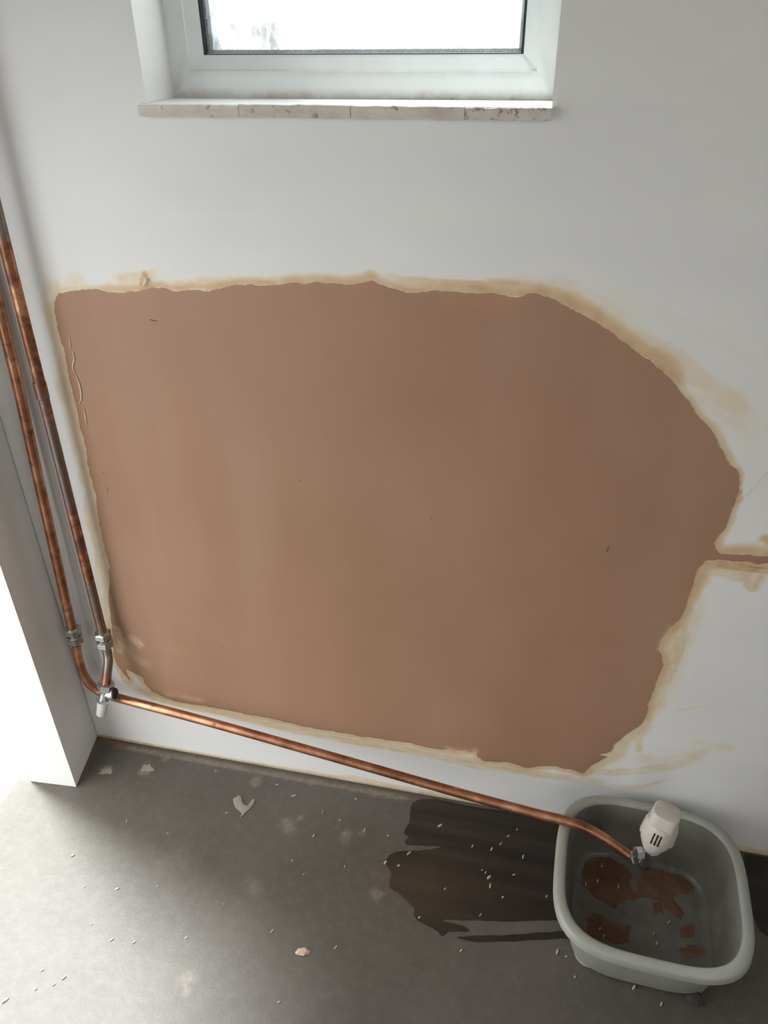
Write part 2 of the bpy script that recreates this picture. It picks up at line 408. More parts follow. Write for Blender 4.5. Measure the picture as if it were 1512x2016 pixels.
# outer leaf
for (a, b, c, d) in ((-.063, WX0, 0, 2.4), (WX1, 2.3, 0, 2.4), (WX0, WX1, 0, WZ0), (WX0, WX1, WZ1, 2.4)):
    quad((a,RD,c),(b,RD,c),(b,RD,d),(a,RD,d))
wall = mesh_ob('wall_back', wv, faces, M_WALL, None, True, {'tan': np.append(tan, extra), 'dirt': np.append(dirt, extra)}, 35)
put(wall, 'white painted plaster wall with beige slurry smears under the window', kind='structure')

# left wall: short nib beside the door opening, lintel, and the length beyond
def wall_left():
    n0, n1, n2 = F(193,1447)[:2], F(150,1549)[:2], F(60,1538)[:2]
    b = MB()
    b.prism([(-.001, .0), tuple(n1), tuple(n2), (n2[0], .16), (-.001, .16)], 0, 2.4)
    b.box((-.085, -3.6, 0), (0.0, DOOR_Y1, 2.4))
    b.box((-.085, DOOR_Y1, HEAD), (0.0, -.05, 2.4))  # lintel out of view, brought down to cut the light from the door
    o = b.build('wall_left', M_WALL, None, False)
    put(o, 'white left wall ending in a bright door reveal', kind='structure')
wall_left()
b = MB()
for q0, q1 in (((2.3, -3.6, 0), (2.4, RY0, 2.4)), ((2.3, RY1, 0), (2.4, .16, 2.4)), ((2.3, RY0, 0), (2.4, RY1, RZ0)), ((2.3, RY0, RZ1), (2.4, RY1, 2.4))): b.box(q0, q1)
put(b.build('wall_right', M_ROOM, None, False), 'right wall of the room', kind='structure')
b = MB()
for q0, q1 in (((-.085, -3.7, 0), (BX0, -3.6, 2.4)), ((BX1, -3.7, 0), (2.4, -3.6, 2.4)), ((BX0, -3.7, 0), (BX1, -3.6, BZ0)), ((BX0, -3.7, BZ1), (BX1, -3.6, 2.4))): b.box(q0, q1)
put(b.build('wall_front', M_ROOM, None, False), 'wall opposite the window', kind='structure')
b = MB(); b.box((-.085, -3.7, 2.4), (2.4, .16, 2.5)); put(b.build('ceiling', M_CEIL, None, False), 'white ceiling', kind='structure')

# ------------------------------------------------------------------ floor
xs = np.unique(np.round(np.concatenate([np.arange(-.085, 1.4, .005), np.linspace(1.4, 2.4, 10)]), 5))
ys = np.unique(np.round(np.concatenate([np.linspace(-3.7, -.75, 20), np.arange(-.75, 0.0, .005), [0.0, .16]]), 5))
GX, GY = np.meshgrid(xs, ys); fx, fy = GX.ravel(), GY.ravel()
splat = np.zeros_like(fx); rust = np.zeros_like(fx)
def floor_spot(pts, wpx, amt, seed, target):
    P = np.array([F(u, v)[:2] for u, v in pts]); w = wpx*.0008
    d = np.hypot(fx-P[0,0], fy-P[0,1]) if len(P) == 1 else seg_dist(fx, fy, P)[0]
    d = d*(1+1.2*(vnoise(fx, fy, .015, seed)-.5)); np.maximum(target, amt*(1-sstep(.3, 1.2, d/w))*(.5+vnoise(fx, fy, .01, seed+9)), out=target)
for k, (u, v, w, a) in enumerate([(210,1517,14,.5),(287,1514,16,.45),(325,1492,10,.35),(503,1540,14,.25),(565,1621,18,.3),(680,1642,14,.3),(712,1640,10,.35),
        (365,1930,18,.22),(367,1952,10,.22),(502,1745,22,.14),(145,1810,16,-.2),(350,1690,40,.08),(745,1760,14,.25),(590,1610,9,.3),(960,1740,30,.12)]):
    if a > 0: floor_spot([(u, v)], w, a, 100+k, splat)
floor_spot([(340,1485),(500,1515),(700,1553),(820,1572)], 7, .28, 131, rust)
floor_spot([(195,1450),(178,1490),(160,1530)], 9, .3, 132, rust)
floor_spot([(240,1470),(420,1503),(620,1540),(800,1572)], 7, .35, 133, splat)
floor_spot([(205,1452),(235,1468)], 12, .7, 134, rust)
idx = np.arange(len(fx)).reshape(GX.shape)
ff = [(idx[j,i], idx[j,i+1], idx[j+1,i+1], idx[j+1,i]) for j in range(len(ys)-1) for i in range(len(xs)-1)]
fv = np.stack([fx, fy, (vnoise(fx, fy, .12, 140)-.5)*.0008-.0004], 1)
floor = mesh_ob('floor', fv, ff, M_FLOOR, None, True, {'splat': splat, 'rust': rust})
put(floor, 'grey concrete screed floor with plaster dust', kind='structure')
M_GROUND = plain('pale_paving', (.16, .16, .157), .8, var=.15, scale=1.5)
b = MB(); b.box((-300, -300, -.3), (-.086, 900, -.12)); b.box((-.086, .161, -.3), (300, 900, -.12)); b.box((2.401, -300, -.3), (300, .161, -.12))
put(b.build('ground', M_GROUND, None, False), 'pale ground outside', kind='structure')

# ------------------------------------------------------------------ plaster patch
def sheet(name, outline, to3d, thick, material, parent=None, step=.006, attrs_fn=None):
    """a thin coat with the traced outline: fine triangulated face, rounded rim and real thickness"""
    P = np.asarray(outline); x0, y0 = P.min(0); x1, y1 = P.max(0)
    X, Y = np.meshgrid(np.arange(x0, x1, step), np.arange(y0, y1, step)); X = X.ravel(); Y = Y.ravel()
    k = inside(X, Y, P); X, Y = X[k], Y[k]; d = seg_dist(X, Y, P, True)[0]; k = d > step*.45; X, Y = X[k], Y[k]
    n = len(P); pts = [Vector((float(a), float(c))) for a, c in P] + [Vector((float(a), float(c))) for a, c in zip(X, Y)]
    vs_, es, fs, *_ = delaunay_2d_cdt(pts, [(i, (i+1) % n) for i in range(n)], [], 1, 1e-7)
    V2 = np.array([(v.x, v.y) for v in vs_]); d = seg_dist(V2[:,0], V2[:,1], P, True)[0]
    top = thick*(.45+.55*sstep(0, 1, d/max(thick*1.6, 1e-6)))*(.9+.2*vnoise(V2[:,0], V2[:,1], .04, 77))
    verts = [to3d(a, c, t) for (a, c), t in zip(V2, top)]
    # skirt down to the surface along the border edges
    cnt = {}
    for f in fs:
        for i in range(len(f)):
            e = (f[i], f[(i+1) % len(f)]); key = tuple(sorted(e)); cnt.setdefault(key, []).append(e)
    low = {}; faces = [tuple(f) for f in fs]
    for key, es_ in cnt.items():
        if len(es_) == 1:
            a, c = es_[0]
            for q in (a, c):
                if q not in low: low[q] = len(verts); verts.append(to3d(V2[q][0], V2[q][1], -thick*.3))
            faces.append((c, a, low[a], low[c]))
    at = None
    if attrs_fn:
        at = attrs_fn(V2[:,0], V2[:,1], d)
        order = sorted(low, key=low.get)
        at = {k_: np.append(v_, v_[order]) for k_, v_ in at.items()}
    return mesh_ob(name, verts, faces, material, parent, True, at, 40)
def patch_attrs(x, z, d):
    pale = np.zeros_like(x); orange = np.zeros_like(x)
    def st(pts, wpx, amt, tgt, seed, brk=.6):
        P = np.array([W(u, v)[[0, 2]] for u, v in pts]); w = wpx*.00066
        q = seg_dist(x, z, P)[0] if len(P) > 1 else np.hypot(x-P[0,0], z-P[0,1])
        q = q*(1+1.0*(vnoise(x, z, .02, seed)-.5))
        np.maximum(tgt, amt*(1-sstep(.4, 1.15, q/w))*(1-brk+2*brk*vnoise(x, z, .013, seed+7)), out=tgt)
    st([(228,1235),(240,1260),(238,1278)], 12, .85, pale, 1); st([(262,1255),(275,1268)], 12, .8, pale, 2)
    st([(232,1250),(262,1290),(290,1310)], 14, .35, pale, 3)
    st([(310,1275),(360,1278)], 20, .35, orange, 4); st([(250,1300),(300,1345),(380,1378)], 22, .5, orange, 5)
    st([(330,1365),(400,1378)], 9, .5, pale, 6); st([(140,690),(165,830),(190,960)], 16, .35, orange, 7)
    st([(160,800),(176,900),(200,1040),(216,1160),(222,1250)], 7, .6, orange, 8)
    st([(880,580),(960,592),(1000,590)], 22, .5, orange, 9); st([(690,565),(730,556)], 14, .5, orange, 10)
    st([(880,1474),(935,1478)], 9, .7, pale, 11); st([(830,1462),(930,1470)], 10, .4, orange, 12)
    st([(420,1388),(530,1410)], 8, .5, orange, 13)
    st([(1350,1195),(1305,1260),(1300,1310),(1275,1395)], 10, .6, orange, 14); st([(1400,1100),(1370,1130),(1350,1180)], 9, .5, orange, 15)
    st([(1320,1235),(1298,1275)], 10, .45, pale, 16); st([(1452,930),(1450,985),(1412,1060)], 7, .45, orange, 17)
    rim = .35*(1-sstep(.0, .006, d))*vnoise(x, z, .03, 18)
    return {'pale': pale, 'orange': np.maximum(orange, rim)}
patch = sheet('plaster_patch', PATCH, lambda a, c, t: (a, -t-.0008, c), .0006, M_PLASTER, None, .006, patch_attrs)
put(patch, 'large brown fresh plaster patch with ragged edge on the white wall', 'plaster patch')
M_PALE = plain('pale_plaster', (.66, .56, .42), .8, var=.15, scale=200)
M_PIT = plain('dark_pit', (.13, .085, .06), .8)
for k, (pts, r) in enumerate([([(136,664),(138,676),(139,686)], .0008), ([(143,690),(146,706),(143,722),(149,738)], .0010), ([(150,741),(156,756),(160,782),(155,796)], .0011),
        ([(166,806),(168,822),(171,836)], .0009), ([(284,545),(288,552),(279,566)], .0016)]):
    P = spline([W(u, v, -.0013-r) for u, v in pts], 5); n = len(P)
    mb = MB().tube(P, [r*(.35+.65*math.sin(math.pi*i/(n-1))) for i in range(n)], 6)
    o = mb.build('plaster_ridge', M_PALE, patch); o['label'] = 'raised pale ridge of torn plaster'
for k, (u, v, du, dv, r) in enumerate([(303,631,9,2,.0016),(1196,1081,3,-6,.0016),(850,1022,2,3,.001),(590,946,2,2,.001),(410,1045,2,2,.001),(204,932,1,3,.001),
        (212,965,1,7,.001),(437,1273,2,2,.001),(275,1024,1,2,.0008)]):
    a, c = W(u-du, v-dv, -.0014), W(u+du, v+dv, -.0014); P = [a+(c-a)*t for t in (0, .3, .6, 1)]
    o = MB().tube(P, [r*.15, r*.55, r*.45, r*.1], 6).build('surface_nick', M_PIT, patch); o['label'] = 'small dark nick'

# ------------------------------------------------------------------ window
def upvc():
    m, nt, b = mat('white_upvc')
    c = mixc(nt, ramp(nt, noise(nt, 30, 5, .65), [(.5, 0.0), (.8, .25)]), (.72, .745, .73), (.60, .55, .46))
    d = math_(nt, 'MULTIPLY', attr(nt, 'grime'), ramp(nt, noise(nt, 45, 5, .7), [(.3, .35), (.65, 1.0)]))
    c = mixc(nt, d, c, (.30, .235, .16)); nt.links.new(c, b.inputs['Base Color'])
    b.inputs['Roughness'].default_value = .35
    return m
M_UPVC = upvc()
M_GASKET = plain('black_rubber', (.02, .022, .025), .6)
M_SPACER = plain('grey_spacer', (.46, .53, .58), .5, .0, var=.5, scale=260)
def glass_material():
    m, nt, b = mat('wet_window_glass')
    out = nt.nodes['Material Output']; nt.nodes.remove(b)
    tr = node(nt, 'ShaderNodeBsdfTransparent'); tr.inputs[0].default_value = (.93, .97, .97, 1)
    gl = node(nt, 'ShaderNodeBsdfGlossy'); gl.inputs['Roughness'].default_value = .05
    lw = node(nt, 'ShaderNodeLayerWeight'); fr = math_(nt, 'ADD', math_(nt, 'MULTIPLY', math_(nt, 'POWER', lw.outputs['Facing'], 5.0), .9), .06)
    a = nt.nodes.new('ShaderNodeMixShader'); nt.links.new(fr, a.inputs[0]); nt.links.new(tr.outputs[0], a.inputs[1]); nt.links.new(gl.outputs[0], a.inputs[2])
    # beads of condensation and dried dirt: thin grey-brown film, thickest in streaks and along the bottom
    df = node(nt, 'ShaderNodeBsdfDiffuse'); df.inputs[0].default_value = (.42, .41, .39, 1)
    f = math_(nt, 'MULTIPLY', attr(nt, 'wet'), ramp(nt, noise(nt, 230, 4, .7, stretch=(1, 1, .35)), [(.36, .25), (.56, 1.0)]))
    g = nt.nodes.new('ShaderNodeMixShader'); nt.links.new(f, g.inputs[0]); nt.links.new(a.outputs[0], g.inputs[1]); nt.links.new(df.outputs[0], g.inputs[2])
    nt.links.new(g.outputs[0], out.inputs[0])
    return m
M_GLASS = glass_material()
YF = .068                                       # face of the frame, behind the wall face
win = empty('window_1', ((WX0+WX1)/2, YF, WZ0)); put(win, 'narrow white plastic window set in a shallow reveal', kind='structure')
zt = lambda v, y: W(700, v, y)[2]
fb = WZ0; f1 = zt(140, YF); yb = YF+.010; gb = W(403,106,yb)[2]
xl0, xl1, xl2 = WX0, W(365,70,YF)[0], W(397,50,yb)[0]
xr1, xr2 = W(1063,70,YF)[0], W(1033,50,yb)[0]; xr0 = WX1
def frame_bar(name, prof_pts, grime):
    """mitred bar: list of 4 corner rings, each ring a list of points"""
    v = []; f = []; n = len(prof_pts[0]); 
    for ring in prof_pts: v += ring
    for i in range(len(prof_pts)-1):
        for k in range(n): f.append((i*n+k, i*n+(k+1) % n, (i+1)*n+(k+1) % n, (i+1)*n+k))
    f.append(tuple(range(n))); f.append(tuple((len(prof_pts)-1)*n+k for k in range(n)))
    return mesh_ob(name, v, f, M_UPVC, win, False, {'grime': grime(np.array(v))})
zt1, zt2 = WZ1-(f1-fb), WZ1-(gb-fb)
def corner(cx, cz):
    X = (xl0, xl1, xl2) if cx == 0 else (xr0, xr1, xr2); Z = (fb, f1, gb) if cz == 0 else (WZ1, zt1, zt2)
    return X, Z
def ring(cx, cz):
    X, Z = corner(cx, cz)
    return [(X[0], YF, Z[0]), (X[1], YF, Z[1]), (X[1], YF+.003, Z[1]), (X[2], yb, Z[2]), (X[2], yb+.04, Z[2]), (X[0], yb+.04, Z[0])]
def long_ring(c0, c1, n):
    a, c = np.array(ring(*c0)), np.array(ring(*c1)); return [[tuple(q) for q in a+(c-a)*t] for t in np.linspace(0, 1, n)]
def grime_bottom(v):
    g = (1-sstep(.0, .012, v[:,2]-fb))*.9
    return g*(.4+.9*vnoise(v[:,0], v[:,2], .06, 200)) + .28*(np.abs(v[:,2]-f1) < .002)
def grime_side(v): return (1-sstep(.0, .02, v[:,2]-fb))*.5
# bottom rail gets rows of vertices so that the grime along the sill stays low
def bottom_rail():
    n = 60; v = []; f = []
    rows = []
    X0, Z0 = corner(0, 0); X1, Z1 = corner(1, 0)
    prof = [(0, t) for t in (0, .08, .16, .26, .4, .7, 1)]
    for k, t in prof: rows.append(((X0[0]+(X0[1]-X0[0])*t, YF, fb+(f1-fb)*t), (X1[0]+(X1[1]-X1[0])*t, YF, fb+(f1-fb)*t)))
    rows.append(((X0[1], YF+.003, f1), (X1[1], YF+.003, f1)))
    rows.append(((X0[1]+(X0[2]-X0[1])*.15, YF+.003+(yb-YF-.003)*.15, f1+(gb-f1)*.15), (X1[1]+(X1[2]-X1[1])*.15, YF+.003+(yb-YF-.003)*.15, f1+(gb-f1)*.15)))
    rows.append(((X0[2], yb, gb), (X1[2], yb, gb))); rows.append(((X0[2], yb+.04, gb), (X1[2], yb+.04, gb)))
    rows.append(((X0[0], yb+.04, fb), (X1[0], yb+.04, fb)))
    for a, c in rows:
        a, c = np.array(a), np.array(c)
        for t in np.linspace(0, 1, n): v.append(tuple(a+(c-a)*t))
    m = len(rows)
    for r in range(m):
        for k in range(n-1): f.append((r*n+k, r*n+k+1, ((r+1) % m)*n+k+1, ((r+1) % m)*n+k))
    va = np.array(v)
    return mesh_ob('frame_rail', v, f, M_UPVC, win, False, {'grime': grime_bottom(va)})
bottom_rail()
frame_bar('frame_stile', long_ring((0,0),(0,1),30), grime_side); frame_bar('frame_stile', long_ring((1,0),(1,1),30), grime_side)
frame_bar('frame_rail', long_ring((0,1),(1,1),4), lambda v: v[:,0]*0)
def perimeter(name, x0, x1, z0, z1, w, y0, y1, m):
    b = MB(); b.box((x0, y0, z0), (x0+w, y1, z1)); b.box((x1-w, y0, z0), (x1, y1, z1)); b.box((x0, y0, z0), (x1, y1, z0+w)); b.box((x0, y0, z1-w), (x1, y1, z1))
    return b.build(name, m, win, False)
perimeter('gasket', xl2-.001, xr2+.001, gb-.0028, zt2+.001, .0026, yb-.0005, yb+.005, M_GASKET)
perimeter('spacer_bar', xl2+.001, xr2+.003, gb-.004, zt2+.002, .0075, yb+.006, yb+.022, M_SPACER)
def pane(y):
    X, Z = np.meshgrid(np.linspace(xl2, xr2, 120), np.concatenate([np.linspace(gb, gb+.1, 60), np.linspace(gb+.11, zt2, 40)])); x, z = X.ravel(), Z.ravel()
    i = np.arange(len(x)).reshape(X.shape)
    f = [(i[a,c], i[a,c+1], i[a+1,c+1], i[a+1,c]) for a in range(X.shape[0]-1) for c in range(X.shape[1]-1)]
    h = z-gb
    wet = .85*(1-sstep(.002, .008, h/(.35+1.3*vnoise(x, z*0, .02, 210))))
    wet = np.maximum(wet, .75*(1-sstep(.02, .06, h))*sstep(.35, .7, vnoise(x, z, .03, 211))*(1-.8*sstep(xl2+.06, xl2+.16, x)))
    wet = np.maximum(wet, .35*(1-sstep(.02, .05, h))*sstep(.4, .75, vnoise(x, z, .05, 212)))
    wet = np.maximum(wet, .8*(1-sstep(.002, .007, (x-xl2)/(.6+.8*vnoise(x*0, z, .012, 213)))))
    return mesh_ob('pane', np.stack([x, x*0+y, z], 1), f, M_GLASS, win, True, {'wet': wet})
pane(yb+.0055)
def added_far_window():  # made-up window out of view, supplies frontal fill light
    e = empty('added_window_2', ((BX0+BX1)/2, -3.65, BZ0)); put(e, 'white framed window added unseen in the opposite wall for fill light', kind='structure')
    for q0, q1, nm in (((BX0, -3.68, BZ0), (BX0+.06, -3.62, BZ1), 'frame_stile'), ((BX1-.06, -3.68, BZ0), (BX1, -3.62, BZ1), 'frame_stile'), ((BX0+.06, -3.68, BZ0), (BX1-.06, -3.62, BZ0+.06), 'frame_rail'),
                       ((BX0+.06, -3.68, BZ1-.06), (BX1-.06, -3.62, BZ1), 'frame_rail'), ((.705, -3.68, BZ0+.06), (.745, -3.62, BZ1-.06), 'mullion')):
        o = MB().box(q0, q1).build(nm, M_SILL2, e, False)
M_SILL2 = plain('white_frame', (.75, .75, .73), .5, var=.04)
added_far_window()
def added_right_window():  # made-up window out of view, brightens the side of the nib
    e = empty('added_window_3', (2.35, (RY0+RY1)/2, RZ0)); put(e, 'white framed window added unseen in the right wall for fill light', kind='structure')
    for q0, q1, nm in (((2.32, RY0, RZ0), (2.38, RY0+.05, RZ1), 'frame_stile'), ((2.32, RY1-.05, RZ0), (2.38, RY1, RZ1), 'frame_stile'),
                       ((2.32, RY0+.05, RZ0), (2.38, RY1-.05, RZ0+.05), 'frame_rail'), ((2.32, RY0+.05, RZ1-.05), (2.38, RY1-.05, RZ1), 'frame_rail')):
        MB().box(q0, q1).build(nm, M_SILL2, e, False)
added_right_window()
# sill: board plus the four strips along its front edge
M_SILL = plain('white_sill', (.80, .80, .78), .5, var=.06, scale=25)
def chipped(th):
    m, nt, b = mat('chipped_sill_edge')
    c = mixc(nt, ramp(nt, noise(nt, 50, 5, .7, stretch=(.4, 1, 1)), [(.35, 0.0), (.7, .8)]), (.62, .57, .52), (.43, .355, .30))
    c = mixc(nt, ramp(nt, noise(nt, 85, 4, .75), [(th, 0.0), (th+.08, .8)]), c, (.19, .12, .085)); nt.links.new(c, b.inputs['Base Color'])
    b.inputs['Roughness'].default_value = .7; return m
M_CHIP = chipped(.60); M_CHIP2 = chipped(.54)
sx0 = W(271,207,-.008)[0]; sx1 = W(1087,217,-.008)[0]
sill = MB(); sill.prism([(sx0, -.006), (sx1, -.006), (sx1, 0), (WX1-.0005, 0), (WX1-.0005, YF+.02), (WX0+.0005, YF+.02), (WX0+.0005, 0), (sx0, 0)], WZ0-.0105, WZ0)
sill = sill.build('window_sill', M_SILL, win, False); sill['label'] = 'white sill board'
cuts = [sx0] + [W(u, 218, -.008)[0] for u in (470, 690, 915)] + [sx1]
for k in range(4):
    z1 = WZ0 + (-.0006, .0004, .0001, -.0004)[k]; n = 14
    xsn = np.linspace(cuts[k]+.0003, cuts[k+1]-.0003, n); g = np.random.default_rng(k+3); v = []
    for i, x in enumerate(xsn):
        jt = (g.random()-.5)*.0009; jb = (g.random()-.5)*.0012
        v += [(x, -.0085-g.random()*.0006, WZ0-.0112+jb), (x, -.0085, z1+jt-.0006), (x, -.0075, z1+jt), (x, -.0055, z1+jt), (x, -.0055, WZ0-.0112+jb)]
    f = [(i*5+q, i*5+(q+1) % 5, (i+1)*5+(q+1) % 5, (i+1)*5+q) for i in range(n-1) for q in range(5)] + [tuple(range(5)), tuple((n-1)*5+q for q in range(5))]
    o = mesh_ob('edge_strip', v, f, M_CHIP2 if k in (0, 3) else M_CHIP, sill, False); o['label'] = 'chipped beige strip along the sill edge'

# ------------------------------------------------------------------ pipes
R15 = .0074
YP = -.030
def sub(a, c, t): return a+(c-a)*t
def extend(a, c, L): d = c-a; return c+d/np.linalg.norm(d)*L
# pipe against the left wall: riser, coupling, bend, long run to the bowl
YA = -.036                                       # the first pipe stands out from the wall at the bottom and lies close to it above
a_top, a_bot = W(0,605,-.012), W(141,1236,YA)
a_up = np.array([a_top[0], a_top[1], 2.39])
coupA = W(146,1250,YA)
RIM_Z = .108
runA = [W(150,1268,YA), W(154,1295,YA), W(163,1325,YA+.001), W(178,1348,YA+.003), W(200,1363,YA+.004), W(240,1376,YA+.004), W(420,1424,-.039), W(700,1503,-.052), W(900,1560,-.067),
        W(1040,1598,-.084), W(1112,1616,-.0930), W(1150,1628,-.0985), W(1185,1647,-.105), W(1215,1667,-.111), W(1243,1688,-.117)]
pa = empty('copper_pipe', (a_bot[0], YP, 0)); put(pa, 'orange copper pipe bending from riser to long low run ending in bowl', 'pipe', 'copper heating pipes')
MB().tube(spline([a_up, sub(a_up, a_top, .6), sub(a_up, a_top, .9), sub(a_top, a_bot, .12), sub(a_top, a_bot, .5), a_bot], 8), R15).build('riser', M_COPPER, pa)
MB().tube(spline(runA, 8), R15).build('horizontal_run', M_COPPER3, pa)
hexs = lambda th: 1/ max(.866, math.cos(((th+math.pi/6) % (math.pi/3))-math.pi/6)) if False else 1.0/ (math.cos(((th) % (math.pi/3))-math.pi/6)/math.cos(math.pi/6)) * .92
def coupling(parent, c, axis, scale=1.0):
    e = new_ob('compression_coupling', None, parent); 
    e.matrix_world = Matrix.Translation(Vector(c))
    bpy.context.view_layer.update()
    c = np.array(c); a = np.array(axis)/np.linalg.norm(axis); s = scale
    MB().lathe(c, a, [(-.008*s,.0098*s),(-.0022*s,.0098*s),(-.002*s,.0125*s),(.002*s,.0125*s),(.0022*s,.0098*s),(.008*s,.0098*s)], 24).build('centre_body', M_NICKEL, e)
    for sg in (-1, 1):
        MB().lathe(c, a*sg, [(.0040*s,.0118*s),(.0050*s,.0136*s),(.0130*s,.0136*s),(.0142*s,.0118*s)], 6, .5*sg).build('hex_nut', M_NICKEL, e, False)
        MB().lathe(c, a*sg, [(.0140*s,.0105*s),(.0165*s,.0098*s),(.0172*s,R15)], 24).build('nut_collar', M_NICKEL, e)
    return e
coupling(pa, coupA, W(150,1268,YA)-a_bot)
# second pipe: tarnished riser, coupling, short bent tail into the valve
b_top, b_bot = W(3,455,YP), W(201,1243,YP)
b_up = b_bot+(b_top-b_bot)*((2.39-b_bot[2])/(b_top-b_bot)[2]); b_up[1] = YP
pb = empty('copper_pipe', (b_bot[0], YP, 0)); put(pb, 'dark tarnished copper riser beside the brown patch, ending at small valve', 'pipe', 'copper heating pipes')
MB().tube([sub(b_up, b_bot, t) for t in np.linspace(0, 1, 30)], R15).build('riser', M_COPPER2, pb)
j = W(81,768,YP)
MB().lathe(j, b_bot-b_top, [(-.012,.0076),(-.011,.0084),(.011,.0084),(.012,.0076)], 20).build('soldered_joint', M_COPPER2, pb)
tail = [W(207,1270,YP), W(212,1288,-.034), W(213,1305,-.040), W(211,1325,-.047), W(209,1345,-.053)]
MB().tube(spline(tail, 6), R15).build('bent_tail', M_COPPER2, pb)
coupling(pb, W(205,1258,YP), W(209,1275,YP)-b_bot)

# lockshield valve with its grey cap
def lockshield():
    c = W(208,1352,-.055); d = W(200,1402,-.066)-c; d = d/np.linalg.norm(d)
    e = empty('lockshield_valve', tuple(c)); put(e, 'small chrome lockshield valve with grey plastic cap below the tarnished riser', 'valve')
    MB().lathe(c, d, [(-.0085,.0105),(-.0075,.0138),(.0035,.0138),(.0050,.0110)], 6, .2).build('union_nut', M_CHROME, e, False)
    MB().lathe(c+d*.005, d, [(0,.0098),(.003,.0078),(.010,.0076),(.020,.0090),(.023,.0090),(.0245,.0080)], 24).build('valve_body', M_CHROME, e)
    q = c+d*.0145; ax = np.array([.95, .10, .12]); ax = ax/np.linalg.norm(ax)
    MB().lathe(q, ax, [(0,.0068),(.008,.0072),(.009,.0096),(.017,.0096),(.0175,.0088)], 24).build('outlet', M_CHROME, e)
    MB().lathe(q+ax*.0174, ax, [(0,.0092),(.0022,.0092),(.0024,.0075)], 24).build('open_end', M_DARK, e)
    MB().lathe(c+d*.0285, d, [(0,.0085),(.0015,.0094),(.028,.0082),(.0295,.0074),(.030,.004)], 28).build('plastic_cap', M_CAP, e)
    MB().lathe(c+d*.0235, d, [(0,.0118),(.005,.0118)], 6, .1).build('gland_nut', M_CHROME, e, False)
lockshield()

